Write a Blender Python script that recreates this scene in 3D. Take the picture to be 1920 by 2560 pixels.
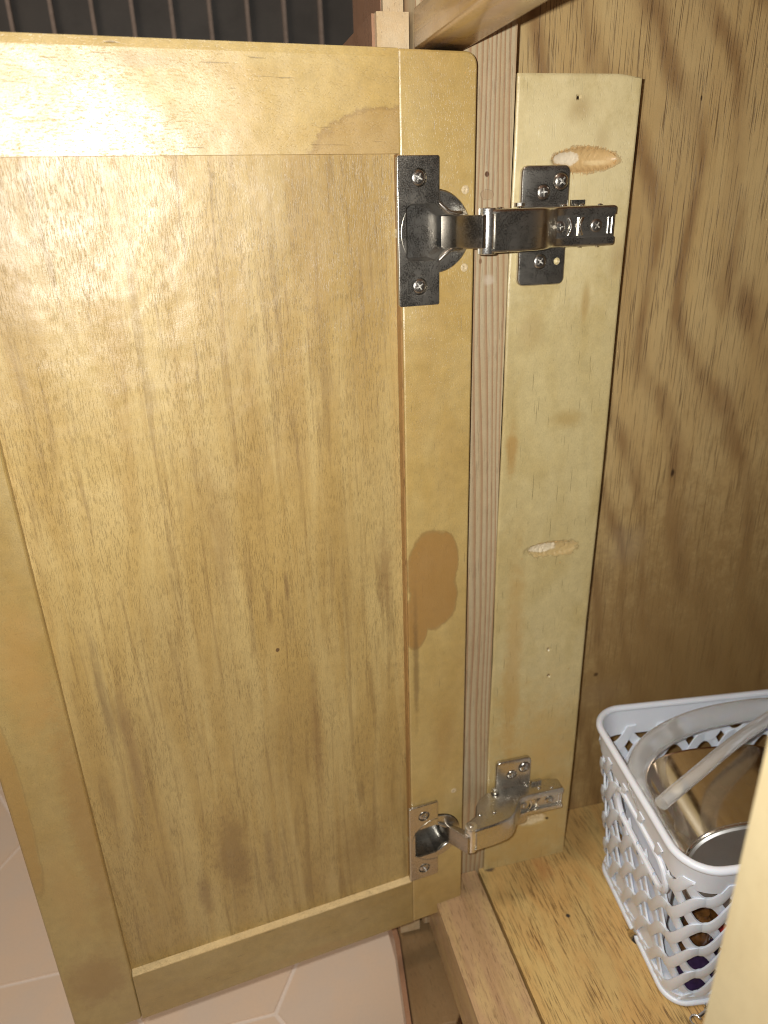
import bpy, bmesh, math, random
from mathutils import Vector, Matrix, noise
S = bpy.context.scene
for o in list(bpy.data.objects): bpy.data.objects.remove(o)
random.seed(7)
MM = 0.001
ZOFF = 600.0          # everything below is given in mm relative to the camera; the floor lies at world z = 0
COL = S.collection

# ------------------------------------------------------------------ camera, world, lamp, exposure
RT = Vector((0.971391668, -0.235824576, -0.028017802))
DN = Vector((-0.117867492, -0.376332079, -0.918956702))
FW = Vector((0.206168577, 0.895969272, -0.39336189))
cam = bpy.data.cameras.new('camera'); camo = bpy.data.objects.new('camera', cam); COL.objects.link(camo)
M = Matrix((RT, -DN, -FW)).transposed().to_4x4(); M.translation = (0, 0, ZOFF*MM)
camo.matrix_world = M
cam.sensor_fit = 'VERTICAL'; cam.sensor_height = 36.0; cam.lens = 1801.2/2560*36
cam.clip_start = 0.005; cam.clip_end = 50
cam.dof.use_dof = True; cam.dof.focus_distance = 0.335; cam.dof.aperture_fstop = 10.5
S.camera = camo
W = bpy.data.worlds.new('World'); S.world = W; W.use_nodes = True
bg = W.node_tree.nodes['Background']; bg.inputs[0].default_value = (1.0, 0.90, 0.80, 1); bg.inputs[1].default_value = 0.035
L = bpy.data.lights.new('phone_flash', 'POINT'); L.energy = 5.9; L.shadow_soft_size = 0.0022
L.color = (1.0, 0.985, 0.94)
lo = bpy.data.objects.new('phone_flash', L); COL.objects.link(lo)
Lp = RT*(-13.5) - DN*6.6
Ml = Matrix((RT, -DN, -FW)).transposed().to_4x4(); Ml.translation = (Lp*MM) + Vector((0, 0, ZOFF*MM)); lo.matrix_world = Ml
LC = bpy.data.lights.new('floor_fill_lamp', 'AREA'); LC.shape = 'DISK'; LC.size = 0.45; LC.energy = 17.0; LC.color = (1.0, 0.84, 0.70)  # unseen lamp, added to brighten the floor tiles
lco = bpy.data.objects.new('floor_fill_lamp', LC); COL.objects.link(lco); lco.location = (-0.75, 0.25, 2.35)
S.view_settings.view_transform = 'Standard'; S.view_settings.look = 'None'
S.view_settings.exposure = 0.0; S.view_settings.gamma = 1.0
S.cycles.filter_width = 1.0; S.cycles.max_bounces = 10; S.cycles.transparent_max_bounces = 16

# ------------------------------------------------------------------ node helpers
class NT:
    def __init__(s, name):
        s.m = bpy.data.materials.new(name); s.m.use_nodes = True; s.t = s.m.node_tree
        s.b = s.t.nodes['Principled BSDF']
        tc = s.t.nodes.new('ShaderNodeTexCoord'); mp = s.t.nodes.new('ShaderNodeMapping')
        mp.inputs['Scale'].default_value = (1000, 1000, 1000)
        s.t.links.new(tc.outputs['Object'], mp.inputs[0]); s.p = mp.outputs[0]
    def set(s, inp, v):
        if isinstance(v, bpy.types.NodeSocket): s.t.links.new(v, inp)
        else:
            try: inp.default_value = v
            except Exception: inp.default_value = (v[0], v[1], v[2], 1)
    def n(s, typ, **kw):
        nd = s.t.nodes.new(typ)
        for k, v in kw.items():
            setattr(nd, k, v)
        return nd
    def math(s, op, a, b=0.0, clamp=False):
        nd = s.n('ShaderNodeMath', operation=op, use_clamp=clamp); s.set(nd.inputs[0], a); s.set(nd.inputs[1], b); return nd.outputs[0]
    def vm(s, op, a, b):
        nd = s.n('ShaderNodeVectorMath', operation=op); s.set(nd.inputs[0], a); s.set(nd.inputs[1], b)
        return nd.outputs['Value'] if op in ('LENGTH', 'DOT_PRODUCT') else nd.outputs[0]
    def noise(s, sc, scale=1.0, detail=2.0, rough=0.5, off=(0, 0, 0), dist=0.0, p=None):
        v = s.vm('MULTIPLY', p or s.p, sc); v = s.vm('ADD', v, off)
        nd = s.n('ShaderNodeTexNoise'); s.set(nd.inputs['Vector'], v); nd.inputs['Scale'].default_value = scale
        nd.inputs['Detail'].default_value = detail; nd.inputs['Roughness'].default_value = rough; nd.inputs['Distortion'].default_value = dist
        return nd.outputs['Fac']
    def ramp(s, v, lo, hi, a=0.0, b=1.0):
        nd = s.n('ShaderNodeMapRange', interpolation_type='SMOOTHSTEP'); s.set(nd.inputs[0], v)
        for i, x in zip((1, 2, 3, 4), (lo, hi, a, b)): nd.inputs[i].default_value = x
        return nd.outputs[0]
    def mix(s, f, a, b, mode='MIX'):
        nd = s.n('ShaderNodeMix', data_type='RGBA', blend_type=mode); s.set(nd.inputs[0], f)
        s.set(nd.inputs[6], c4(a)); s.set(nd.inputs[7], c4(b)); return nd.outputs[2]
    def bump(s, h, dist, strength=1.0, prev=None):
        nd = s.n('ShaderNodeBump'); s.set(nd.inputs['Height'], h); nd.inputs['Distance'].default_value = dist*MM
        nd.inputs['Strength'].default_value = strength
        if prev: s.t.links.new(prev, nd.inputs['Normal'])
        return nd.outputs[0]
def c4(c):
    return c if isinstance(c, bpy.types.NodeSocket) else (c[0], c[1], c[2], 1)

def axscale(g, across, along, thick=None):
    v = [1/across]*3; v['XYZ'.index(g)] = 1/along
    return tuple(v)

def wood(name, base, alt, dark, g='Z', pore=(0.6, 7, 0.55, 0.5), pore2=None, cloud=(14, 90, 0.5), mottle=0.12, figure=None,
         stains=(), rough=0.35, coat=0.3, coatr=0.2, bump=0.12, off=(0, 0, 0), streak=None, rings=None, waves=0.0, o=(0, 0, 0), tilt=0.0, ior=1.45):
    """pore=(across mm, along mm, threshold, amount)  cloud=(across, along, amount)
    figure=(period mm, across, along, warp, amount)  stains=[(centre, radii, colour, amount, edge, rim)]"""
    t = NT(name)
    cl = t.noise(axscale(g, cloud[0], cloud[1]), detail=4, rough=0.55, off=off, dist=0.6)
    col = t.mix(t.math('MULTIPLY', t.ramp(cl, 0.34, 0.68), cloud[2]), base, alt)
    big = t.noise(axscale(g, 60, 140), detail=2, off=(off[0]+3.1, off[1]+7.7, off[2]+1.3))
    col = t.mix(t.math('MULTIPLY', t.ramp(big, 0.35, 0.7), 0.22), col, dark)
    if streak:
        # broad soft streaks along the grain
        st = t.noise(axscale(g, streak[0], streak[1]), detail=3, rough=0.6, off=(off[0]+11, off[1]+5, off[2]+2), dist=0.9)
        col = t.mix(t.math('MULTIPLY', t.ramp(st, streak[2], streak[2]+0.16), streak[3]), col, dark)
    if figure:
        per, ac, al, warp, amt = figure
        w = t.noise(axscale(g, ac, al), detail=2.0, rough=0.45, off=(off[0]+21, off[1]+2, off[2]+9), dist=0.3)
        w2 = t.noise(axscale(g, 7, 22), detail=3, rough=0.6, off=(off[0]+1, off[1]+2, off[2]+3))
        ph = t.math('ADD', t.math('MULTIPLY', w, warp), t.math('MULTIPLY', w2, 0.22))
        sx = t.n('ShaderNodeSeparateXYZ'); t.set(sx.inputs[0], t.p)
        ph = t.math('ADD', ph, t.math('DIVIDE', sx.outputs['Y' if g == 'X' else 'X'], per))
        ph = t.math('ADD', ph, t.math('MULTIPLY', sx.outputs['Z'], tilt))
        tri = t.math('PINGPONG', ph, 0.5)
        band = t.ramp(tri, 0.18, 0.49)
        band = t.math('MULTIPLY', band, t.ramp(t.noise(axscale(g, 18, 60), detail=2, off=(5, 1, 8)), 0.35, 0.6, 0.35, 1.0))
        col = t.mix(t.math('MULTIPLY', band, amt), col, dark)
    if rings:
        per, amt, rc = rings
        w = t.noise(axscale(g, 30, 260), detail=1, off=(off[0]+6, 0, 2))
        sx = t.n('ShaderNodeSeparateXYZ'); t.set(sx.inputs[0], t.p)
        ph = t.math('ADD', t.math('DIVIDE', sx.outputs['Y' if g == 'X' else 'X'], per), t.math('MULTIPLY', w, 7.0))
        fr = t.math('FRACT', ph)
        band = t.ramp(fr, 0.35, 0.97)
        band = t.math('MULTIPLY', band, t.ramp(fr, 1.0, 0.97))
        col = t.mix(t.math('MULTIPLY', band, amt), col, rc)
    pr = t.noise(axscale(g, pore[0], pore[1]), detail=2.0, rough=0.65, off=off)
    prm = t.ramp(pr, pore[2], pore[2]+0.12)
    dens = t.noise(axscale(g, 10, 30), detail=2, off=(off[0]+31, 4, 4))
    prm = t.math('MULTIPLY', prm, t.ramp(dens, 0.3, 0.6, 0.35, 1.0))
    col = t.mix(t.math('MULTIPLY', prm, pore[3]), col, tuple(x*0.45 for x in dark))
    h = t.math('MULTIPLY', prm, -1.0)
    if pore2:
        q = t.noise(axscale(g, pore2[0], pore2[1]), detail=1.0, off=(off[0]+50, off[1]+40, off[2]+3))
        qm = t.ramp(q, pore2[2], pore2[2]+0.04)
        col = t.mix(t.math('MULTIPLY', qm, pore2[3]), col, tuple(x*0.35 for x in dark))
        h = t.math('SUBTRACT', h, qm)
    mo = t.noise((1.5, 1.5, 1.5), detail=3, rough=0.7, off=off)
    mo2 = t.noise((0.16, 0.16, 0.16), detail=3, rough=0.6, off=off)
    mf = t.math('ADD', t.math('MULTIPLY', mo, mottle*2), t.math('MULTIPLY', mo2, mottle*1.6))
    mf = t.math('ADD', mf, 1.0 - mottle*1.8)
    cc = t.n('ShaderNodeCombineXYZ'); [t.set(cc.inputs[i], mf) for i in range(3)]
    col = t.mix(1.0, col, cc.outputs[0], 'MULTIPLY')
    smask = None
    if stains:
        en = t.noise((0.33, 0.33, 0.33), detail=5, rough=0.72, off=(9, 3, 5)); en2 = t.noise((0.09, 0.09, 0.09), detail=2, off=(4, 8, 5))
        en = t.math('SUBTRACT', t.math('ADD', en, t.math('MULTIPLY', en2, 0.9)), 0.95)
        for (c, r, sc_, amt, edge, rim) in stains:
            cs = c if isinstance(c, list) else [(c, r)]; d = None
            for c1, r1 in cs:
                v = t.vm('SUBTRACT', t.p, (c1[0]-o[0], c1[1]-o[1], c1[2]-o[2])); v = t.vm('DIVIDE', v, r1); d1 = t.vm('LENGTH', v, (0, 0, 0))
                d = d1 if d is None else t.math('MINIMUM', d, d1)
            d = t.math('ADD', d, t.math('MULTIPLY', en, rim[1] if rim else 0.8))
            mk = t.ramp(d, 1.0, 1.0-edge)
            col = t.mix(t.math('MULTIPLY', mk, amt), col, sc_)
            if rim and rim[0] > 0:
                rr = t.math('MULTIPLY', t.ramp(d, 1.03, 0.97), t.ramp(d, 0.88, 0.96))
                col = t.mix(t.math('MULTIPLY', rr, rim[0]), col, tuple(x*0.6 for x in sc_))
    t.set(t.b.inputs['Base Color'], col)
    rn = t.noise((0.05, 0.05, 0.05), detail=3, off=(2, 2, 2))
    t.set(t.b.inputs['Roughness'], t.ramp(rn, 0.3, 0.7, rough-0.06, rough+0.1))
    t.b.inputs['Coat Weight'].default_value = coat; t.b.inputs['Coat Roughness'].default_value = coatr
    t.b.inputs['IOR'].default_value = ior
    hh = t.math('ADD', h, t.math('MULTIPLY', mo, 1.1))
    bn = t.bump(hh, bump, 0.8)
    if waves:
        wv = t.noise((0.045, 0.045, 0.045), detail=2, off=(7, 7, 1)); bn = t.bump(wv, waves, 1.0, bn)
        t.t.links.new(bn, t.b.inputs['Coat Normal'])
    t.t.links.new(bn, t.b.inputs['Normal'])
    return t.m

def metal(name, col=(0.62, 0.59, 0.54), rough=0.22, spk=0.5, aniso=0.0):
    t = NT(name)
    n1 = t.noise((2.2, 2.2, 2.2), detail=4, rough=0.75)
    n2 = t.noise((0.12, 0.12, 0.12), detail=2)
    t.set(t.b.inputs['Base Color'], t.mix(t.ramp(n1, 0.45, 0.75), col, tuple(x*0.72 for x in col)))
    t.b.inputs['Metallic'].default_value = 1.0
    rr = t.math('ADD', t.ramp(n1, 0.35, 0.75, rough-0.06, rough+0.16), t.ramp(n2, 0.3, 0.7, -0.03, 0.05))
    t.set(t.b.inputs['Roughness'], rr)
    t.t.links.new(t.bump(n1, 0.02*spk, 1.0), t.b.inputs['Normal'])
    return t.m

def plain(name, col, rough=0.4, metallic=0.0, trans=0.0, sss=0.0, coat=0.0, var=0.06, vs=0.15, bump=0.0, ior=1.45):
    t = NT(name)
    n1 = t.noise((vs, vs, vs), detail=4, rough=0.6)
    t.set(t.b.inputs['Base Color'], t.mix(t.ramp(n1, 0.3, 0.7), tuple(min(1, x*(1+var)) for x in col), tuple(x*(1-var) for x in col)))
    t.set(t.b.inputs['Roughness'], t.ramp(n1, 0.3, 0.7, rough*0.85, rough*1.15))
    t.b.inputs['Metallic'].default_value = metallic; t.b.inputs['Transmission Weight'].default_value = trans
    t.b.inputs['Coat Weight'].default_value = coat; t.b.inputs['IOR'].default_value = ior
    if sss: t.b.inputs['Subsurface Weight'].default_value = sss; t.b.inputs['Subsurface Scale'].default_value = 0.004
    if bump: t.t.links.new(t.bump(n1, bump, 1.0), t.b.inputs['Normal'])
    return t.m

# ------------------------------------------------------------------ mesh helpers (all in mm, camera-relative frame)
def empty(name, loc, label, cat, group=None, rz=0.0):
    o = bpy.data.objects.new(name, None); COL.objects.link(o); o.empty_display_size = 0.02
    o.location = (loc[0]*MM, loc[1]*MM, (loc[2]+ZOFF)*MM); o.rotation_euler = (0, 0, rz)
    o['label'] = label; o['category'] = cat
    if group: o['group'] = group
    o['_org'] = [loc[0], loc[1], loc[2], rz]
    return o
def tag(o, label, cat, group=None, kind=None):
    if label: o['label'] = label
    if cat: o['category'] = cat
    if group: o['group'] = group
    if kind: o['kind'] = kind
    return o
def obj(name, bm, mat, parent=None, org=None, smooth=False, label=None, local=False):
    """bm in world-mm (camera-relative) unless local; origin at org (mm) for top-level meshes, at the parent for parts"""
    root = parent
    while root is not None and '_org' not in root.keys(): root = root.parent
    if root is not None: ox, oy, oz, rz = root['_org']
    else: ox, oy, oz = org or (0, 0, -ZOFF); rz = 0.0
    if not local:
        Mi = (Matrix.Translation((ox, oy, oz)) @ Matrix.Rotation(rz, 4, 'Z')).inverted()
        bmesh.ops.transform(bm, matrix=Mi, verts=bm.verts)
    bmesh.ops.scale(bm, vec=(MM, MM, MM), verts=bm.verts)
    me = bpy.data.meshes.new(name); bm.normal_update(); bm.to_mesh(me); bm.free()
    o = bpy.data.objects.new(name, me); COL.objects.link(o)
    mats = mat if isinstance(mat, (list, tuple)) else [mat]
    for m in mats: me.materials.append(m)
    if smooth:
        for p in me.polygons: p.use_smooth = True
        me.set_sharp_from_angle(angle=math.radians(smooth if smooth is not True else 40))
    if parent is not None: o.parent = parent
    elif not local: o.location = (ox*MM, oy*MM, (oz+ZOFF)*MM)
    if label: o['label'] = label
    return o
def bev(bm, w, seg=2, ang=35):
    if w <= 0: return bm
    es = [e for e in bm.edges if len(e.link_faces) == 2 and e.calc_face_angle(0) > math.radians(ang)]
    bmesh.ops.bevel(bm, geom=es, offset=w, segments=seg, profile=0.5, affect='EDGES', clamp_overlap=True)
    return bm
def box(bm, a, b):
    x0, y0, z0 = [min(a[i], b[i]) for i in range(3)]; x1, y1, z1 = [max(a[i], b[i]) for i in range(3)]
    v = [bm.verts.new(p) for p in ((x0,y0,z0),(x1,y0,z0),(x1,y1,z0),(x0,y1,z0),(x0,y0,z1),(x1,y0,z1),(x1,y1,z1),(x0,y1,z1))]
    for f in ((0,3,2,1),(4,5,6,7),(0,1,5,4),(1,2,6,5),(2,3,7,6),(3,0,4,7)): bm.faces.new([v[i] for i in f])
    return bm
def boxm(a, b, w=0.0, seg=2): return bev(box(bmesh.new(), a, b), w, seg)
def prism(pts, axis, a, b, w=0.0, seg=2, bm=None):
    """pts 2D outline; axis = extrusion axis: 'Z' -> (x,y), 'Y' -> (x,z), 'X' -> (y,z)"""
    own = bm is None; bm = bm or bmesh.new()
    def P(p, h):
        return {'Z': (p[0], p[1], h), 'Y': (p[0], h, p[1]), 'X': (h, p[0], p[1])}[axis]
    lo = [bm.verts.new(P(p, a)) for p in pts]; hi = [bm.verts.new(P(p, b)) for p in pts]
    n = len(pts); bm.faces.new(lo); bm.faces.new(hi[::-1])
    for i in range(n): bm.faces.new((lo[i], hi[i], hi[(i+1) % n], lo[(i+1) % n]))
    bmesh.ops.recalc_face_normals(bm, faces=bm.faces[:])
    if own: bev(bm, w, seg, 30)
    return bm
def rrect(x0, z0, x1, z1, r, n=5, skip=()):
    out = []
    for k, (cx, cz, a0) in enumerate(((x1-r, z1-r, 0), (x0+r, z1-r, 90), (x0+r, z0+r, 180), (x1-r, z0+r, 270))):
        if k in skip: out.append({0: (x1, z1), 1: (x0, z1), 2: (x0, z0), 3: (x1, z0)}[k]); continue
        for i in range(n+1):
            a = math.radians(a0+90*i/n); out.append((cx+r*math.cos(a), cz+r*math.sin(a)))
    return out
def lathe(prof, c, ax, n=32, bm=None, sweep=None):
    """prof [(r, h)]; ax axis direction, h measured along ax from c"""
    bm = bm or bmesh.new(); ax = Vector(ax).normalized(); c = Vector(c)
    u = ax.orthogonal().normalized(); v = ax.cross(u); rings = []
    for r, h in prof:
        if r < 1e-5: rings.append([bm.verts.new(c+ax*h)])
        else: rings.append([bm.verts.new(c+ax*h+u*(r*math.cos(2*math.pi*i/n))+v*(r*math.sin(2*math.pi*i/n))) for i in range(n)])
    for A, B in zip(rings, rings[1:]):
        for i in range(n):
            a0, a1 = A[i % len(A)], A[(i+1) % len(A)]; b0, b1 = B[i % len(B)], B[(i+1) % len(B)]
            vs = []
            for x in (a0, a1, b1, b0):
                if x not in vs: vs.append(x)
            if len(vs) > 2: bm.faces.new(vs)
    bmesh.ops.recalc_face_normals(bm, faces=bm.faces[:])
    return bm
def tube(pts, r, n=10, closed=False, bm=None, sq=None):
    bm = bm or bmesh.new(); P = [Vector(p) for p in pts]; N = len(P); rings = []; up = None
    for i in range(N):
        a = P[(i-1) % N] if closed or i > 0 else P[i]; b = P[(i+1) % N] if closed or i < N-1 else P[i]
        t = (b-a).normalized()
        if up is None: up = t.orthogonal().normalized()
        up = (up - t*up.dot(t)).normalized(); s = t.cross(up)
        rr = r[i] if isinstance(r, (list, tuple)) else r
        kx, ky = sq or (1, 1)
        rings.append([bm.verts.new(P[i]+up*(rr*kx*math.cos(2*math.pi*k/n))+s*(rr*ky*math.sin(2*math.pi*k/n))) for k in range(n)])
    for i in range(N if closed else N-1):
        A, B = rings[i], rings[(i+1) % N]
        for k in range(n): bm.faces.new((A[k], A[(k+1) % n], B[(k+1) % n], B[k]))
    if not closed: bm.faces.new(rings[0][::-1]); bm.faces.new(rings[-1])
    bmesh.ops.recalc_face_normals(bm, faces=bm.faces[:])
    return bm
def boolean(bm, cutters, op='DIFFERENCE'):
    """bm minus each cutter bmesh (exact solver), done once at build time"""
    def mk(b):
        me = bpy.data.meshes.new('tmp'); b.to_mesh(me); b.free(); o = bpy.data.objects.new('tmp', me); COL.objects.link(o); return o
    a = mk(bm); cs = [mk(c) for c in cutters]
    for c in cs:
        md = a.modifiers.new('b', 'BOOLEAN'); md.operation = op; md.solver = 'EXACT'; md.object = c
    dg = bpy.context.evaluated_depsgraph_get(); dg.update()
    ev = a.evaluated_get(dg); me = bpy.data.meshes.new_from_object(ev); out = bmesh.new(); out.from_mesh(me)
    bpy.data.meshes.remove(me)
    for o in [a]+cs:
        m_ = o.data; bpy.data.objects.remove(o); bpy.data.meshes.remove(m_)
    return out
def join(bm, other):
    me = bpy.data.meshes.new('t'); other.to_mesh(me); other.free(); bm.from_mesh(me); bpy.data.meshes.remove(me); return bm

TH = math.radians(6.4223); UD = Vector((math.cos(TH), math.sin(TH), 0)); ND = Vector((-math.sin(TH), math.cos(TH), 0))
def DW(u, d, z): v = UD*u + ND*d; return (v.x, v.y, z)          # door frame -> world mm
MD = Matrix((UD, ND, Vector((0, 0, 1)))).transposed().to_4x4()
def todoor(bm): bmesh.ops.transform(bm, matrix=MD, verts=bm.verts); return bm

# ------------------------------------------------------------------ materials
BR = (0.36, 0.20, 0.065)
M_panel = wood('door panel veneer', (0.54, 0.392, 0.158), (0.43, 0.280, 0.090), (0.205, 0.120, 0.042), 'Z', pore=(0.36, 4.5, 0.52, 0.36), cloud=(13, 150, 0.9),
    mottle=0.14, streak=(5, 95, 0.52, 0.38), rough=0.42, coat=0.5, coatr=0.34, bump=0.06, waves=1.4, ior=1.5,
    stains=[((51.1-158, 5, 232.3), (1.3, 30, 1.6), (0.10, 0.05, 0.02), 0.9, 0.5, None),
            ((59.0-158, 5, 268), (1.6, 30, 13), (0.19, 0.11, 0.045), 0.6, 0.8, None),
            ((49.0-158, 5, 258), (2.2, 30, 15), (0.21, 0.12, 0.045), 0.5, 0.8, None),
            ((112-158, 5, 262), (6, 30, 34), (0.24, 0.13, 0.045), 0.55, 0.9, None),
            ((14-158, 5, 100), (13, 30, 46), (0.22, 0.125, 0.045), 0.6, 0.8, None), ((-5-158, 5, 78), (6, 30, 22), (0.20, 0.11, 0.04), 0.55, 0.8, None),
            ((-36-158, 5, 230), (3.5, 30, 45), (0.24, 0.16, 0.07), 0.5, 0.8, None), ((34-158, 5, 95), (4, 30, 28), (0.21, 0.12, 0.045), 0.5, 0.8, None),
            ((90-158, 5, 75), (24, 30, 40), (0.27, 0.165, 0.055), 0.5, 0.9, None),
            ((-28-158, 5, 190), (5, 30, 60), (0.22, 0.13, 0.06), 0.5, 0.9, None),
            ((68-158, 5, 170), (5, 30, 60), (0.25, 0.14, 0.05), 0.5, 0.9, None),
            ((30-158, 5, 300), (9, 30, 50), (0.27, 0.16, 0.06), 0.35, 0.9, None)])
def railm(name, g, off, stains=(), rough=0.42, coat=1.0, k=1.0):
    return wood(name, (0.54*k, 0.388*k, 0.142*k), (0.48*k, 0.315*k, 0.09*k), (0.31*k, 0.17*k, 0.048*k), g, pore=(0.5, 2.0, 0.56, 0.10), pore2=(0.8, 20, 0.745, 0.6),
        cloud=(22, 60, 0.7), mottle=0.25, rough=rough, coat=coat, coatr=0.36, ior=1.7, bump=0.065, off=off, stains=stains, waves=0.8)
M_toprail = railm('door top rail wood', 'X', (0, 0, 0), [((118-158, 0, 445+18), (34, 30, 19), BR, 0.42, 0.06, (0.35, 0.35)),
        ((20-158, 0, 445+50), (30, 20, 4), (0.33, 0.19, 0.07), 0.3, 0.8, None)])
M_stile_r = railm('door hinge stile wood', 'Z', (40, 3, 9), [([((137-158, 0, 445-182), (15, 30, 25)), ((138-158, 0, 445-199), (14.5, 30, 20)), ((127-158, 0, 445-212), (8, 30, 17)), ((144-158, 0, 445-178), (8.5, 30, 19))], None, (0.33, 0.155, 0.034), 0.72, 0.12, (0.4, 0.2)),
        ((127-158, 0, 445-240), (2.5, 30, 60), (0.16, 0.09, 0.03), 0.6, 0.8, None), ((145-158, 0, 445-300), (12, 30, 40), (0.36, 0.2, 0.06), 0.35, 0.9, None)])
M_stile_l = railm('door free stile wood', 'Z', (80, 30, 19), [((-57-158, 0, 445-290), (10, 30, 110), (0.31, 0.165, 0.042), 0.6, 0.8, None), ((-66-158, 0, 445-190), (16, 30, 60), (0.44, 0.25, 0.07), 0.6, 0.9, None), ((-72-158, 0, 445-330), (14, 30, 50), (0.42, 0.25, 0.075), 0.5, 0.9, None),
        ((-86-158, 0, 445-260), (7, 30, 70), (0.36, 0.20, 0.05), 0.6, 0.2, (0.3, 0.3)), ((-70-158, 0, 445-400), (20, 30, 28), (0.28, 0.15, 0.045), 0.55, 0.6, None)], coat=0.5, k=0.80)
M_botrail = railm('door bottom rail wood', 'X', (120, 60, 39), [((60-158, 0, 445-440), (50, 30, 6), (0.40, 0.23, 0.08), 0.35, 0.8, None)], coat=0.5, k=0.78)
MARKC = (0.40, 0.27, 0.11)
M_strip = wood('pine strip wood', (0.60, 0.49, 0.245), (0.52, 0.40, 0.17), (0.36, 0.235, 0.09), 'Z', pore=(0.6, 2.0, 0.57, 0.12), pore2=(0.55, 22, 0.70, 0.6),
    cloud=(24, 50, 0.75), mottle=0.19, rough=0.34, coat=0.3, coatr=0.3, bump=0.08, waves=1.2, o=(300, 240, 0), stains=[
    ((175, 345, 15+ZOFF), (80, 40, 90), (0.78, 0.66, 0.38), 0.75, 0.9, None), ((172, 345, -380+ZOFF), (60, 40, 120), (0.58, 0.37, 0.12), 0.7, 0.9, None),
    ((178, 345, 38+ZOFF), (9, 40, 9), MARKC, 0.5, 0.9, None), ((190, 345, 25+ZOFF), (6, 40, 10), MARKC, 0.3, 0.9, None),
    ((176.5, 345, 42+ZOFF), (0.8, 40, 1.0), (0.02, 0.01, 0.005), 1, 0.4, (0, 0.2)),
    ((204, 345, -30+ZOFF), (7, 40, 16), MARKC, 0.5, 0.9, None), ((188, 345, -50+ZOFF), (3, 40, 16), (0.42, 0.27, 0.09), 0.6, 0.8, None),
    ((160, 345, -62+ZOFF), (11, 40, 15), MARKC, 0.35, 0.9, None), ((151, 345, -125+ZOFF), (5, 40, 24), (0.44, 0.26, 0.08), 0.75, 0.85, None),
    ((183, 345, -110+ZOFF), (14, 40, 8), (0.44, 0.30, 0.10), 0.6, 0.9, None), ((158, 345, -270+ZOFF), (9, 40, 120), (0.50, 0.30, 0.09), 0.5, 0.8, None),
    ((181.6, 345, -257.5+ZOFF), (1.0, 40, 1.2), (0.30, 0.2, 0.1), 0.8, 0.4, (0, 0.2)), ((183, 345, -277.6+ZOFF), (1.2, 40, 1.0), (0.22, 0.14, 0.07), 0.9, 0.4, (0, 0.2)),
    ((181.5, 345, 16.3+ZOFF), (17.8, 40, 6.0), (0.62, 0.41, 0.18), 0.9, 0.12, (0.6, 0.7)),
    ((172.5, 345, 17.2+ZOFF), (8.4, 40, 3.4), (0.86, 0.76, 0.58), 0.85, 0.35, (0, 1.3)), ((189, 345, 15.2+ZOFF), (8, 40, 1.8), (0.85, 0.66, 0.36), 0.7, 0.6, None),
    ((178, 345, -187.5+ZOFF), (17.5, 40, 5.2), (0.58, 0.41, 0.18), 0.8, 0.2, (0.7, 1.1)),
    ((173, 345, -186.5+ZOFF), (10, 40, 3.2), (0.85, 0.73, 0.52), 0.85, 0.2, (0.3, 0.7)),
    ((179, 345, -398+ZOFF), (11, 40, 5.0), (0.80, 0.66, 0.42), 0.8, 0.3, (0.3, 0.7)), ((190, 345, -399.5+ZOFF), (1.4, 40, 1.2), (0.08, 0.05, 0.02), 1, 0.4, (0, 0.3))])
M_fstile = wood('pine face stile wood', (0.50, 0.41, 0.26), (0.48, 0.36, 0.20), (0.32, 0.19, 0.10), 'Z', pore=(0.8, 14, 0.56, 0.3), cloud=(8, 150, 0.6), mottle=0.12,
    rings=(2.9, 0.8, (0.34, 0.18, 0.09)), rough=0.42, coat=0.15, bump=0.08, o=(300, 240, 0), stains=[
    ((133.7, 347, 11.2+ZOFF), (1.3, 40, 1.5), (0.10, 0.04, 0.015), 0.95, 0.4, (0, 0.2)), ((131.5, 347, -27+ZOFF), (1.0, 40, 1.6), (0.2, 0.1, 0.05), 0.8, 0.5, (0, 0.3)),
    ((134, 347, 2.5+ZOFF), (3.4, 40, 2.3), (0.36, 0.24, 0.13), 0.6, 0.3, (0.8, 0.3)), ((136, 347, -36+ZOFF), (3.6, 40, 3.2), (0.62, 0.52, 0.40), 0.6, 0.8, None)])
M_frail = wood('pinkish maple face rail wood', (0.50, 0.325, 0.175), (0.58, 0.42, 0.19), (0.32, 0.18, 0.09), 'Y', pore=(0.6, 7, 0.54, 0.6), streak=(7, 90, 0.5, 0.35), cloud=(12, 80, 0.9), mottle=0.13, rough=0.36, coat=0.35, coatr=0.25, bump=0.07)
M_trail = wood('pinkish top rail wood', (0.50, 0.33, 0.20), (0.58, 0.36, 0.10), (0.26, 0.14, 0.04), 'Y', pore=(0.9, 8, 0.59, 0.25), streak=(4, 150, 0.50, 0.5), cloud=(5, 160, 1.0), mottle=0.13, rough=0.25, coat=0.6, coatr=0.2, bump=0.06,
    o=(300, 240, 0), stains=[((108, 349, 658), (26, 20, 12), (0.05, 0.035, 0.02), 0.9, 0.8, None)])
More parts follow.
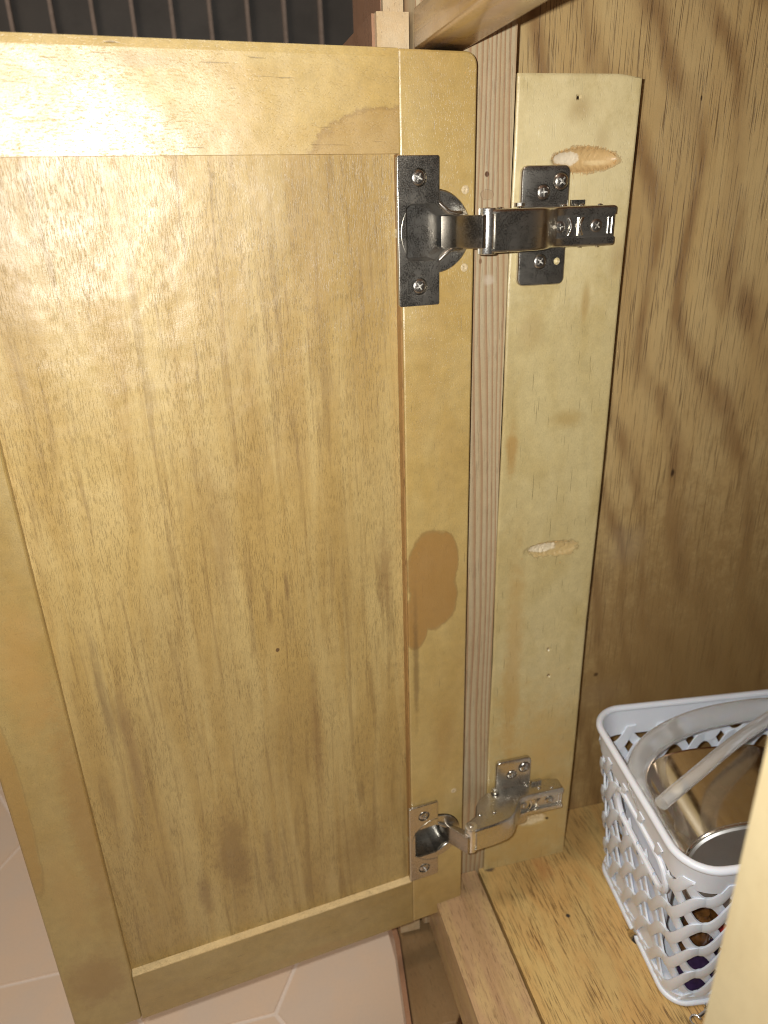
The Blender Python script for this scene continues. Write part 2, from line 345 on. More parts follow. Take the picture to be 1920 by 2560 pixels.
M_side = wood('oak plywood side', (0.62, 0.445, 0.205), (0.55, 0.365, 0.15), (0.26, 0.14, 0.055), 'Z', pore=(0.6, 26, 0.535, 0.75), cloud=(26, 140, 0.8), mottle=0.08,
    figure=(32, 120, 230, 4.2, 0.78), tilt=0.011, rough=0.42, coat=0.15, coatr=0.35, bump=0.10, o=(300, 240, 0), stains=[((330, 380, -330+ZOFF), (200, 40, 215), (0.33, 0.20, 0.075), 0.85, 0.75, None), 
    ((278.2, 380, -164+ZOFF), (2.0, 40, 3.8), (0.05, 0.025, 0.012), 0.95, 0.7, (0, 0.3)), ((238.3, 380, -312+ZOFF), (2.4, 40, 2.2), (0.07, 0.035, 0.02), 0.85, 0.6, (0, 0.4)),
    ((264.5, 380, 46+ZOFF), (0.7, 40, 1.6), (0.04, 0.02, 0.01), 0.9, 0.5, (0, 0.2)),
    ((250, 380, -210+ZOFF), (20, 40, 22), (0.42, 0.33, 0.22), 0.3, 0.9, None), ((245, 380, -330+ZOFF), (30, 40, 18), (0.40, 0.28, 0.16), 0.3, 0.9, None)])
M_deck = wood('oak cabinet floor', (0.64, 0.455, 0.18), (0.60, 0.35, 0.12), (0.30, 0.165, 0.06), 'Y', pore=(0.60, 15, 0.52, 0.85), cloud=(16, 50, 0.7), mottle=0.10,
    figure=(60, 60, 160, 3.0, 0.08), rough=0.36, coat=0.3, coatr=0.3, bump=0.12, o=(300, 240, 0), stains=[((184.9, 297.6, -436+ZOFF), (1.9, 1.9, 9), (0.02, 0.025, 0.03), 0.95, 0.5, (0, 0.5)),
    ((148, 345, 164), (5, 3, 9), (0.05, 0.04, 0.04), 0.8, 0.6, None), ((185, 335, 164), (10, 16, 9), (0.55, 0.24, 0.08), 0.55, 0.9, None)])
M_nb = wood('worn pale door edge wood', (0.66, 0.52, 0.33), (0.60, 0.41, 0.20), (0.34, 0.2, 0.1), 'Z', pore=(0.8, 3, 0.58, 0.3), cloud=(8, 14, 0.6), mottle=0.2, rough=0.3, coat=0.5, bump=0.12)
M_nbf = wood('pinkish door front wood', (0.40, 0.22, 0.13), (0.36, 0.19, 0.10), (0.2, 0.1, 0.05), 'Z', pore=(0.8, 6, 0.58, 0.4), cloud=(12, 60, 0.6), mottle=0.14, rough=0.3, coat=0.4, bump=0.1)
M_drawer = wood('olive drawer top wood', (0.25, 0.16, 0.075), (0.23, 0.135, 0.06), (0.13, 0.07, 0.03), 'Y', pore=(0.8, 6, 0.58, 0.35), cloud=(12, 60, 0.6), mottle=0.14, rough=0.4, coat=0.2, bump=0.08)
M_near = wood('smooth cream near stile wood', (0.41, 0.34, 0.20), (0.38, 0.30, 0.165), (0.30, 0.21, 0.11), 'Z', pore=(1, 4, 0.6, 0.15), cloud=(14, 60, 0.6), mottle=0.08, rough=0.4, coat=0.3, bump=0.05)
M_nickel = metal('nickel plated steel', (0.63, 0.60, 0.54), 0.28)
M_nickel_s = metal('nickel screw head', (0.50, 0.47, 0.43), 0.27, 0.6)
M_nickel_b = metal('polished nickel', (0.72, 0.70, 0.66), 0.10, 0.2)
M_link = metal('nickel link', (0.42, 0.38, 0.33), 0.24, 0.5)
M_cav = metal('shade-darkened nickel cup inside', (0.42, 0.405, 0.375), 0.28, 0.4)  # darker than the plate: shade of the cup recess put into its colour
M_cross = metal('glint-pale screw recess', (0.9, 0.88, 0.84), 0.42, 1.0)  # pale colour stands in for flash glint in the screw cross
M_pin = metal('bright pin', (0.9, 0.89, 0.86), 0.27, 0.2)
M_steel = metal('mirror steel tin', (0.74, 0.66, 0.55), 0.14, 0.3)
M_grey = metal('dull grey tin lid', (0.62, 0.63, 0.62), 0.48, 0.3)
M_dark = plain('dark slot', (0.02, 0.018, 0.015), 0.5)
M_white = plain('white basket plastic', (0.80, 0.84, 0.93), 0.34, sss=0.12, coat=0.15, var=0.02, vs=0.05)
M_tub = plain('milky clear plastic', (0.97, 0.99, 1.0), 0.10, trans=0.72, coat=1.0, var=0.02, ior=1.14)
M_purple = plain('purple printed film', (0.035, 0.018, 0.06), 0.25, coat=0.5, var=0.3)
M_redp = plain('red printed film', (0.35, 0.02, 0.02), 0.25, coat=0.5, var=0.3)
M_brownp = plain('brown glass', (0.16, 0.07, 0.02), 0.15, coat=0.6, var=0.5)

def tilem():
    t = NT('pinkish floor tile')
    n1 = t.noise((0.02, 0.02, 0.02), detail=4, rough=0.6); n2 = t.noise((0.5, 0.5, 0.5), detail=3, rough=0.7)
    c = t.mix(t.ramp(n1, 0.3, 0.7), (0.86, 0.66, 0.48), (0.80, 0.65, 0.51)); c = t.mix(t.math('MULTIPLY', t.ramp(n2, 0.4, 0.8), 0.15), c, (0.6, 0.47, 0.4))
    t.set(t.b.inputs['Base Color'], c); t.b.inputs['Roughness'].default_value = 0.42
    t.t.links.new(t.bump(n2, 0.06, 0.6), t.b.inputs['Normal']); return t.m
M_tile = tilem(); M_grout = plain('pale grout', (0.85, 0.74, 0.64), 0.8, bump=0.2, vs=0.8)
M_wallp = plain('charcoal panel', (0.10, 0.09, 0.08), 0.5, var=0.15, vs=0.02); M_wallb = plain('brown grey joint', (0.36, 0.28, 0.23), 0.7, var=0.1)

# ------------------------------------------------------------------ room: floor and far wall
bm = bmesh.new(); a = 94.0; hh = a*math.sqrt(3)/2
vx, vy = -13.0, 390.5                        # one corner (right end of an X-running edge)
box(bm, (-900, -200, -606), (900, 1000, -601.2))
for f in bm.faces: f.material_index = 1
cnt = 0
for i in range(-6, 7):
    for k in range(-8, 9):
        cx = vx + a*1.0 + i*1.5*a; cy = vy + k*2*hh + (hh if i % 2 else 0)
        if not (-850 < cx < 850 and -180 < cy < 980): continue
        r = a - 2.2
        vs = [bm.verts.new((cx+r*math.cos(math.radians(60*j)), cy+r*math.sin(math.radians(60*j)), -600.0)) for j in range(6)]
        lo2 = [bm.verts.new((cx+(r+.5)*math.cos(math.radians(60*j)), cy+(r+.5)*math.sin(math.radians(60*j)), -601.5)) for j in range(6)]
        bm.faces.new(vs)
        for j in range(6): bm.faces.new((lo2[j], lo2[(j+1) % 6], vs[(j+1) % 6], vs[j]))
tag(obj('floor', bm, [M_tile, M_grout], org=(0, 0, -600)), None, None, kind='structure')
w = empty('panelled_wall', (0, 900, -600), 'dark charcoal wall with narrow pale vertical strips behind the open door', 'wall')
obj('wall_backing', boxm((-900, 900, -600), (900, 915, 700)), M_wallp, w)
for i in range(-22, 22):
    x = -152 + i*38.2
    obj('wall_batten', boxm((x-1.7, 894, -599), (x+1.9, 899.8, 700), 0.5, 1), M_wallb, w)

# ------------------------------------------------------------------ cabinet carcass
cab = empty('cabinet', (300, 240, -600), 'wooden base cabinet with open front, oak plywood side and pine hinge strip', 'cabinet')
def slab(name, a, b, m, par=cab, w=0.6, **k): return obj(name, boxm(a, b, w, 2), m, par, **k)
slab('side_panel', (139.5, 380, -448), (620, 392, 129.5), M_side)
slab('back_panel', (620.5, 40, -448), (632, 392, 129.5), M_side)
slab('bottom_panel', (140.6, 40, -448), (620, 379.6, -436), M_deck, w=0.4)
bm = boxm((100, 347, -478), (144.1, 379.4, 129), 0.7)
for v in bm.verts:
    if v.co.x > 130: v.co.x += 2.0*(v.co.z+436)/490
obj('face_stile', bm, M_fstile, cab)
slab('stile_lip', (100, 379.9, -478), (139, 399, 129), M_fstile)
slab('near_stile', (104, 46, -478), (139.2, 98.6, 129), M_near, w=1.6)
slab('bottom_rail', (104, 99, -477), (138.6, 346.6, -436), M_frail, w=0.9)
bm = prism([(98.8, 59.4), (120.2, 59.0), (120.2, 76), (98.8, 75.2)], 'Y', 99, 346.6, 1.5, 3); obj('top_rail', bm, M_trail, cab, smooth=True)
slab('lamp_block_top', (100, 40, 130), (632, 400, 144), M_nbf)  # unseen; added low to keep lamp light out of the carcass
slab('toe_kick', (150, 40, -599.5), (162, 640, -449), M_nbf)
# pale offcut against the wall to the far side of the stile, holds the strip off the plywood
slab('packing_block', (146, 360, -430), (196, 379.5, 40), M_fstile)

# hinge strip: a finely gridded board so that the gouges are real hollows
X0, X1, Z0, Z1 = 144.0, 205.6, -435.8, 51.6
def xr(z):   # slightly crooked right edge
    e = X1 + 0.3*math.sin(z/31.0) + 2.2*(z-Z0)/(Z1-Z0)
    return e
def groove(x, z):
    d = 0
    for cx, cz, lx, lz, dep in ((181.5, 16.5, 17, 5.0, 3.6), (178, -187.5, 17, 4.6, 1.7), (180, -398, 11, 5, 1.5)):
        q = ((x-cx)/lx)**2 + ((z-cz)/(lz*(1+0.05*math.sin(x*1.9+z))))**2
        if q < 1: d = max(d, dep*(1-q)**0.6 * (1+(0.12 if cz > 0 else 0.55)*noise.noise(Vector((x*0.8, z*0.8, 3)))))
    for hx, hz in ((181.6, -257.5), (183, -277.6), (176.5, 42.1)):
        q = (x-hx)**2+(z-hz)**2
        if q < 1.2: d = max(d, 1.0)
    return d
bm = bmesh.new(); NX = 90; NZ = 640; G = []
for j in range(NZ+1):
    z = Z0+(Z1-Z0)*j/NZ; row = []; xl = X0 + 2.3*(z-Z0)/(Z1-Z0) + 0.2*math.sin(z/23.0)
    for i in range(NX+1):
        x = xl + (xr(z)-xl)*i/NX; zz = z
        if z > Z1-4:
            zz = z - max(0, (x-(X1-9))/11)*1.5*(z-(Z1-4))/4
        e = min(x-xl, xr(z)-x, Z1-z); rnd = 0.5*max(0, 1-e/0.9)**2
        row.append(bm.verts.new((x, 345+groove(x, z)+rnd, zz)))
    G.append(row)
for j in range(NZ):
    for i in range(NX): bm.faces.new((G[j][i], G[j][i+1], G[j+1][i+1], G[j+1][i]))
back = {}
def bk(v):
    if v not in back: back[v] = bm.verts.new((v.co.x if v.co.x > 170 else v.co.x, 346.6 if v.co.x < 147.5 else 360, v.co.z))
    return back[v]
for e in [e for e in bm.edges if e.is_boundary]:
    a_, b_ = e.verts
    bm.faces.new((b_, a_, bk(a_), bk(b_)))
bmesh.ops.recalc_face_normals(bm, faces=bm.faces[:])
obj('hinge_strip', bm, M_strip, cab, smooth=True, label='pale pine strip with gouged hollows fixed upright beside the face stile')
# torn fibres around the upper gouge
bm = bmesh.new(); rnd = random.Random(3)
for k in range(120):
    a0 = rnd.uniform(0, 2*math.pi); lowb = math.sin(a0) < 0
    x = 181.5+16.6*math.cos(a0); z = 16.5+4.8*math.sin(a0)
    if x < 174 and lowb: continue
    l = rnd.uniform(0.6, 1.7) if not lowb else rnd.uniform(0.8, 2.6)
    dx = rnd.uniform(-0.5, 0.5); dz = math.sin(a0)*l
    if k % 17 == 3 and lowb: dz *= 1.7; dx += 1.2
    pts = [(x, 345.1, z-dz*.2), (x+dx*.4, 344.5, z+dz*.4), (x+dx, 344.3+rnd.uniform(0, .5), z+dz)]
    tube(pts, [0.16, 0.13, 0.05], 4, bm=bm)
for k in range(26):
    x = 178+rnd.gauss(0, 8); z = -187.5+rnd.choice((-1, 1))*4.4*math.sqrt(max(0.05, 1-((x-178)/17)**2))
    tube([(x, 345.1, z), (x+rnd.uniform(-.5, .5), 344.6, z+rnd.uniform(-1, 1))], [0.15, 0.05], 4, bm=bm)
for (cx, cz) in ((184.5, -197.5), (160, -191.5), (196, -275)):
    tube([(cx, 344.8, cz), (cx+.7, 344.6, cz+.5)], [0.3, 0.15], 4, bm=bm)
tag(obj('wood_fibres', bm, plain('torn wood fibre', (0.62, 0.40, 0.17), 0.7, var=0.2), cab), None, None, kind='stuff')

# neighbouring fronts
nb = empty('closed_cabinet_door', (93, 500, -489), 'closed neighbouring door whose worn pale edge shows behind the open door', 'door')
obj('door_edge', boxm((84.2, 352, -489), (98.4, 356, 74.6), 1.6, 3), M_nb, nb)
obj('door_front', boxm((83.0, 356.2, -489), (99.6, 640, 74.6), 0.8, 2), M_nbf, nb)
up = empty('chipped_upright_board', (98, 400, 77), 'chipped pinkish board with pale worn edge standing above the closed door', 'board')
obj('front_board', boxm((90, 368.2, 77), (99.6, 427, 170), 0.6, 2), M_nbf, up)
obj('worn_edge', boxm((90.2, 364.5, 77), (99.4, 368, 170), 0.8, 2), M_nb, up)
ld = empty('lower_drawer_front', (94, 320, -512), 'lower drawer front with olive top edge and rounded end under the open door', 'drawer front')
bm = prism([(83.8, 640), (83.5, 352), (76.0, 291), (80, 286.5), (101, 285), (105.2, 290.5), (105.6, 352), (105.4, 640)], 'Z', -514, -493, 1.3, 3)
# (kept clear of the face rail)
for v in bm.verts:
    if v.co.x > 95: v.co.x += 3.0
obj('front_board', bm, M_drawer, ld)
bm = prism([(79.6, 640), (79.2, 352), (72.0, 292.5), (75.4, 291.5), (83.1, 352), (83.4, 640)], 'Z', -516, -495, 0.5, 2)
obj('front_face', bm, M_nbf, ld)

# ------------------------------------------------------------------ the open door
ox, oy, oz = DW(158, 314.5, -445)
door = empty('shaker_door', (ox, oy, oz), 'open shaker style door with flat veneer panel and brown stain on its hinge stile', 'door', rz=TH)
F0, TK = 314.5, 15.0
def dbox(a, b, w=0.8): return todoor(boxm(a, b, w, 2))
bm = todoor(prism(rrect(122.6, -445, 158, 57, 5, 5, skip=(1, 2)), 'Y', F0, F0+TK, 0.9, 2))
cyls = [lathe([(0, -3), (17.4, -3), (17.4, 13), (0, 13)], DW(138.5, F0, z), ND, 40) for z in (-12, -373)]
bm = boolean(bm, cyls)
obj('hinge_stile', bm, M_stile_r, door)
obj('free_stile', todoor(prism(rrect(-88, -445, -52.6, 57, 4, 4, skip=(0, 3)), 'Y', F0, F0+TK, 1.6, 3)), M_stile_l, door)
bm = bmesh.new()   # top rail, very slightly cupped
NZr = 12; prof = []
for j in range(NZr+1):
    z = 19.2+(57-19.2)*j/NZr; s_ = j/NZr
    prof.append((F0 + 0.7 - 1.4*s_ + 0.5*max(0, (s_-0.93)/0.07)**2, z))
pp = [(F0+TK, 57), (F0+TK, 19.2)] + prof
obj('top_rail', todoor(prism(pp, 'X', -52.4, 122.4)), M_toprail, door)
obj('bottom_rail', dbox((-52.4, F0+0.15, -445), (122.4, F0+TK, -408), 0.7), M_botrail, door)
M_ledge = wood('lit-pale ledge wood', (0.80, 0.62, 0.33), (0.72, 0.52, 0.25), (0.45, 0.28, 0.10), 'X', pore=(0.5, 1.5, 0.56, 0.4), mottle=0.25, rough=0.6, coat=0.0)  # pale colour stands in for light caught by the upward ledge
obj('rail_ledge', dbox((-52.3, F0+0.25, -407.9), (122.2, F0+5.0, -407.2), 0.15), M_ledge, door)
M_inner = wood('brown inner edge wood', (0.40, 0.22, 0.075), (0.34, 0.18, 0.06), (0.18, 0.09, 0.03), 'Z', mottle=0.2, rough=0.5, coat=0.1)
obj('stile_inner_edge', dbox((121.7, F0+0.35, -407), (122.5, F0+5.0, 19.0), 0.15), M_inner, door)
bm = bmesh.new(); NU, NZp = 40, 80; G = []
for j in range(NZp+1):
    z = -409.5 + (20.5+409.5)*j/NZp
    G.append([bm.verts.new(( -54+(124+54)*i/NU, F0+5.1+0.25*noise.noise(Vector((i*0.11, j*0.13, 0))), z)) for i in range(NU+1)])
for j in range(NZp):
    for i in range(NU): bm.faces.new((G[j][i], G[j][i+1], G[j+1][i+1], G[j+1][i]))
ex = bmesh.ops.extrude_face_region(bm, geom=bm.faces[:])
for v in [g for g in ex['geom'] if isinstance(g, bmesh.types.BMVert)]: v.co.y += 5
bmesh.ops.recalc_face_normals(bm, faces=bm.faces[:])
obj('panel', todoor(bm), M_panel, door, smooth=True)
M_fill = plain('wood filler', (0.60, 0.47, 0.28), 0.5, var=0.2, vs=1.0)
for u, z in ((153.2, 4.6), (153.3, -28), (151.4, -340.3)):
    obj('filled_hole', lathe([(0, -0.05), (0.5, -0.02), (0.9, -0.22), (1.6, -0.12), (1.9, 0.02)], DW(u, F0, z), ND, 16), M_fill, door)

# ------------------------------------------------------------------ hinges
def screw(parent, c, ax, r=3.4, h=1.1, rot=0.3, m=None):
    ax = Vector(ax).normalized(); c = Vector(c)
    head = lathe([(0, -1.5), (r*0.72, -1.5), (r*0.97, -0.15), (r, 0.1), (r*0.93, h*0.45), (r*0.7, h*0.8), (r*0.35, h*0.97), (0, h)], c, ax, 28)
    u = ax.orthogonal().normalized(); v = ax.cross(u); cu = []
    for k in range(2):
        a_ = rot+k*math.pi/2; d = u*math.cos(a_)+v*math.sin(a_); e = ax.cross(d); b2 = bmesh.new()
        vs = []
        for sx in (-1, 1):
            for sy in (-1, 1):
                for t_, hz in ((0.55, -0.9), (1.0, h+0.5)):
                    vs.append(b2.verts.new(c + d*(sx*r*0.66*(t_ if t_ < 1 else 1.0)) + e*(sy*r*0.11) + ax*hz))
        bmesh.ops.convex_hull(b2, input=vs); cu.append(b2)
    cone = lathe([(0, -1.1), (r*0.16, 0.2), (r*0.22, h+0.4), (0, h+0.4)], c, ax, 12); cu.append(cone)
    b = boolean(head, cu)
    for f in b.faces:
        q = f.calc_center_median()-c; hz = q.dot(ax); rad = (q-ax*hz).length
        f.material_index = 1 if (rad < r*0.68 and f.normal.dot(ax) > -0.5 and (hz < h*0.55 or abs(f.normal.dot(ax)) < 0.45)) else 0
    return obj('screw', b, [m or M_nickel_s, M_cross], parent, smooth=35)

PROF = [(121.4, 321.3), (121.1, 316.4), (122.4, 314.3), (124.3, 313.6), (128.7, 314.2), (136.1, 314.9), (142.3, 315.8), (147.6, 316.9), (151.5, 318.8), (154.6, 321.6),
        (157.6, 325.6), (160.2, 329.0), (163.4, 331.2), (168.6, 331.9), (193.4, 332.2), (193.5, 341.6), (187, 343.6), (180, 344.4), (162.9, 344.4), (153.3, 344.2),
        (147.6, 342.6), (142.2, 341.8), (138, 339.7), (134.3, 336.4), (131.7, 332.9), (128.6, 325.5), (124.6, 323.4)]
def hinge(zd, za, ztop, label, short):
    h = empty('concealed_hinge', (145, 345, za), label, 'hinge', 'cabinet hinges of the open door')
    # cup side, in the door frame
    cc = (138.5, F0, zd)
    plate = prism(rrect(120.4, zd-31, 139.9, zd+30.6, 0.9, 3), 'Y', F0-2.1, F0-0.05, 0.95, 5)
    cut = []
    for dz in (22, -22.5):
        cut.append(lathe([(0, -1.2), (3.3, -1.2), (4.3, 2.4), (0, 2.4)], (130.2, F0-2.1+1.2-0.5, zd+dz), (0, -1, 0), 32))
    ring = lathe([(16.6, -1), (17.2, -1), (17.2, 0.35), (16.6, 0.35), (16.6, -1)], (138.5, F0-2.1, zd), (0, 1, 0), 64)
    cav = [(123.9, 10.3), (126.4, 12.0), (138.5, 12.0), (143.0, 7.6), (145.0, 7.0), (147.2, 6.9), (147.2, -6.9), (145.0, -7.0), (143.0, -7.6), (138.5, -12.0), (126.4, -12.0), (123.9, -10.3)]
    def cavity(top, bot, shrink):
        b = bmesh.new(); lo_ = [b.verts.new((x, top, zd+z)) for x, z in cav]; hi_ = [b.verts.new((137+(x-137)*shrink, bot, zd+z*shrink*1.0)) for x, z in cav]
        b.faces.new(lo_); b.faces.new(hi_[::-1]); n = len(cav)
        for i in range(n): b.faces.new((lo_[i], hi_[i], hi_[(i+1) % n], lo_[(i+1) % n]))
        bmesh.ops.recalc_face_normals(b, faces=b.faces[:]); return b
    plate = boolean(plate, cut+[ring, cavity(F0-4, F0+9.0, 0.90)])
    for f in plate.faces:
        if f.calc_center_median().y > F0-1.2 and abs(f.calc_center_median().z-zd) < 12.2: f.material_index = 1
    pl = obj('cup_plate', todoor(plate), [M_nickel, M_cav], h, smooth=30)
    disc = lathe([(0, -12.3), (15.6, -12.3), (16.9, -11), (16.9, -0.3), (17.0, 0.0), (17.3, 0.05), (17.3, 0.6), (16.9, 0.95), (0, 0.95)], (138.5, F0, zd), (0, -1, 0), 64)
    disc = boolean(disc, [cavity(F0-4, F0+9.0, 0.90)])
    for f in disc.faces:
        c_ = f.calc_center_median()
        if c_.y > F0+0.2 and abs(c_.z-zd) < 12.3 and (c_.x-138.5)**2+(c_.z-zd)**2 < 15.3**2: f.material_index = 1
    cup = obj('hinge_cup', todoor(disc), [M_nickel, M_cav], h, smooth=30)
    ck = bmesh.new()
    for s in (-1, 1):
        tube([(139.6, F0-1.2, zd+s*12.2), (142.2, F0-1.7, zd+s*9.9), (144.6, F0-1.9, zd+s*8.0), (147.4, F0-1.6, zd+s*7.4), (150.2, F0-1.1, zd+s*7.5), (152.2, F0-0.5, zd+s*7.6)], [0.6, 0.9, 1.0, 1.0, 0.8, 0.4], 10, bm=ck)
    obj('cup_lip', todoor(ck), M_nickel, h, smooth=True)
    for dz in (22, -22.5): screw(pl, DW(130.2, F0-1.5, zd+dz), -ND, 3.2, 0.8, 0.3+dz)
    # link between cup and arm
    lk = [(119.2, 313.0), (120.9, 313.6), (122.6, 315.4), (122.4, 317.4), (114.0, 325.6), (112.6, 326.6), (108.5, 334), (107.0, 333.2), (110.6, 324.4), (111.2, 323.5)]
    zl = zd*0.45+za*0.55 if abs(zd-za) > 1 else za
    bmk = prism(lk, 'Z', zl-6.8, zl+6.8, 0.5, 2)
    obj('link', bmk, M_link, h, smooth=30)
    pin = tube([(123.0, 317.5, za-9.5), (123.0, 317.5, za+9.5)], 3.9, 32)
    obj('pivot_pin', bev(pin, 0.4, 2, 60), M_pin, h, smooth=30)
    # arm
    arm = prism(PROF, 'Z', za-8.9, za+8.9)
    sharp = []
    for e in arm.edges:
        if len(e.link_faces) == 2 and e.calc_face_angle(0) > math.radians(60) and (abs(e.verts[0].co.z-e.verts[1].co.z) < 1e-3) : sharp.append(e)
    bmesh.ops.bevel(arm, geom=sharp, offset=1.3, segments=4, profile=0.5, affect='EDGES', clamp_overlap=True)
    cuts = [bev(box(bmesh.new(), (162.5, 325, za-5.0), (194.5, 333.6, za+5.0)), 0.5, 2), box(bmesh.new(), (118, 312, za-7.1), (125.6, 325, za+7.1)),
            boxm((171.5, 328, za-4.0), (175.2, 341, za+4.0), 0.3)]
    arm = boolean(arm, cuts)
    ar = obj('hinge_arm', arm, M_nickel, h, smooth=30)
    for (x, y, rr) in ((131.9, 325.4, 1.1), (141.4, 325.0, 1.2), (177.9, 337.0, 1.1), (123.4, 318.2, 1.4), (171, 341, 1.2), (186, 335, 0.9)):
        rv = tube([(x, y, za-9.6), (x, y, za+9.7)], rr*1.12, 16); obj('rivet', bev(rv, 0.55, 3, 60), M_nickel_b, ar, smooth=40)
    # flaps of the slot
    fl = bmesh.new()
    for x, dx in ((169.6, 1.4), (177.0, -1.8)):
        tube([(x, 333.2, za-3.9), (x+dx*0.6, 332.9, za-2), (x+dx, 332.8, za), (x+dx*0.6, 332.9, za+2), (x, 333.2, za+3.9)], 0.6, 8, bm=fl)
    for x in (190.2, 192.2): box(fl, (x, 333.0, za-3.6), (x+0.5, 333.7, za+3.6))
    obj('slot_lip', fl, M_nickel_b, ar, smooth=40)
    screw(ar, (184.2, 333.3, za), (0, -1, 0), 3.0, 0.7, 0.2)
    screw(ar, (165.4, 333.2, za), (0, -1, 0), 2.6, 0.6, 0.9)
    # mounting plate on the strip
    zt = ztop; zb = za-(26.8 if not short else 12)
    mp = prism(rrect(149, zb, 173.6, zt, 3.2, 5), 'Y', 341.9, 344.95, 0.9, 3)
    hc = lathe([(0, -5), (1.7, -5), (1.7, 5), (0, 5)], (169.1, 343, za-15.8), (0, 1, 0), 20)
    sc = []
    if not short: sc.append(hc)
    hs = [(168.6, zt-7.1, 3.8, 1.6), (160.0, zt-11.6, 3.2, 0.9)] + ([(160.2, za-15.6, 3.2, 0.8)] if not short else [])
    for x, z, r, hgt in hs: sc.append(lathe([(0, -0.8), (r+0.1, -0.8), (r+0.9, 1.2), (0, 1.2)], (x, 342.1, z), (0, -1, 0), 28))
    mpo = obj('mounting_plate', boolean(mp, sc), M_nickel, h, smooth=30)
    for i, (x, z, r, hgt) in enumerate(hs): screw(mpo, (x, 341.9, z), (0, -1, 0), r, hgt, 0.1+0.8*i)
    bb = boxm((152, 334.5, za-7.2), (186, 344.8, za+7.2), 0.6)
    box(bb, (174.2, 340.2, za+7), (181.0, 342.2, za+11.5)); lathe([(0, 0), (2.6, 0), (2.6, 1.6), (1.3, 1.6), (1.3, 0.2), (0, 0.2)], (147.8, 340.6, za+9.4), (0, 0, 1), 18, bm=bb)
    obj('base_block', bb, M_nickel, h)
    return h
hinge(-12.2, -12.4, 14.4, 'upper nickel concealed hinge, dark and seen straight on, near the top of the open door', False)
hinge(-373.5, -369.6, -338, 'lower nickel concealed hinge seen from above, near the foot of the open door', False)

# ------------------------------------------------------------------ basket
PH = math.radians(-6.6); E1 = Vector((math.cos(PH), math.sin(PH), 0)); E2 = Vector((-math.sin(PH), math.cos(PH), 0))
P0 = Vector((215.6, 229.8, 0)); BZ0, BZ1 = -435.5, -310.0
LX, LY = 178.0, 101.0
def loop(off, rad, n=10):
    """rounded rectangle (perimeter points, arc length) of the base grown by off (x-,y-,y+)"""
    x0, x1 = -off, LX+off; y0, y1 = -off, LY+off*0.9; pts = []
    for cx, cy, a0 in ((x0+rad, y0+rad, 180), (x1-rad, y0+rad, 270), (x1-rad, y1-rad, 0), (x0+rad, y1-rad, 90)):
        for i in range(n+1):
            a_ = math.radians(a0+90*i/n); pts.append(Vector((cx+rad*math.cos(a_), cy+rad*math.sin(a_), 0)))
    return pts
def resample(pts, N):
    Ls = [0]; n = len(pts)
    for i in range(n): Ls.append(Ls[-1]+(pts[(i+1) % n]-pts[i]).length)
    out = []; j = 0
    for k in range(N):
        s = Ls[-1]*k/N
        while Ls[j+1] < s: j += 1
        f = (s-Ls[j])/max(1e-9, Ls[j+1]-Ls[j]); out.append(pts[j].lerp(pts[(j+1) % n], f))
    return out, Ls[-1]
NP = 720
LB, PERB = resample(loop(0, 11), NP); LT, PERT = resample(loop(13.5, 19), NP)
def WP(s, h, dep=0.0):
    """s in [0,1) round the basket, h in [0,1] up the wall, dep outward mm"""
    k = (s % 1.0)*NP; i = int(k); f = k-i
    b = LB[i % NP].lerp(LB[(i+1) % NP], f); t = LT[i % NP].lerp(LT[(i+1) % NP], f)
    i2 = (i+1) % NP; tg = (LT[i2]-LT[i % NP]).normalized(); nrm = Vector((tg.y, -tg.x, 0))
    p = b.lerp(t, h) + nrm*dep
    q = P0+E1*p.x+E2*p.y
    return Vector((q.x, q.y, BZ0+(BZ1-BZ0)*h))
bas = empty('plastic_basket', tuple(WP(0.5, 0.0).lerp(WP(0.0, 0), 0.5)), 'white woven plastic basket with oval handle slot on the cabinet floor', 'basket')
HC = (270.0, -344.0)
def inslot(p, grow=0.0):
    if p.x > 232: return False
    dy = max(0, abs(p.y-HC[0])-20); zc = HC[1] - (p.y-HC[0])*-0.06
    return dy*dy+(p.z-zc)**2 < (11.0+grow)**2
bm = bmesh.new()
H0, H1 = 0.05, 0.865; NW = 14; PITCH = 0.178; AMP = PITCH/2; WD = 0.032; SEG = 1520
for fam in (0, 1):
    for r in range(-1, 6):
        hm = H0 + PITCH*(r+0.5)
        prev = None
        for i in range(SEG+1):
            s = i/SEG; ph = 2*math.pi*s*NW + (0.5*math.pi)
            sg = 1 if fam == 0 else -1
            # soft-cornered zig-zag reads like the moulded weave
            w_ = math.sin(ph); w_ = w_*(1.12-0.12*w_*w_)
            h = hm + sg*AMP*w_
            slope = abs(math.cos(ph))*AMP*2*math.pi*NW*125/ (PERT)   # vertical mm per mm
            hw = WD*math.sqrt(1+slope*slope)*0.72 + 0.004
            dep = sg*1.2*math.cos(ph*1.0)
            a0 = min(max(h-hw, H0-0.02), H1+0.02); a1 = min(max(h+hw, H0-0.02), H1+0.02)
            am = (a0+a1)/2
            sec = None
            if a1-a0 > 0.006:
                P_ = [WP(s, a0, dep-0.9), WP(s, a0, dep+0.25), WP(s, am, dep+0.95), WP(s, a1, dep+0.25), WP(s, a1, dep-0.9)]
                if not inslot(P_[2], 0.6): sec = [bm.verts.new(p) for p in P_]
            if prev and sec:
                for k in range(5): bm.faces.new((prev[k], prev[(k+1) % 5], sec[(k+1) % 5], sec[k]))
            prev = sec
bmesh.ops.recalc_face_normals(bm, faces=bm.faces[:])
obj('woven_wall', bm, M_white, bas, smooth=50)
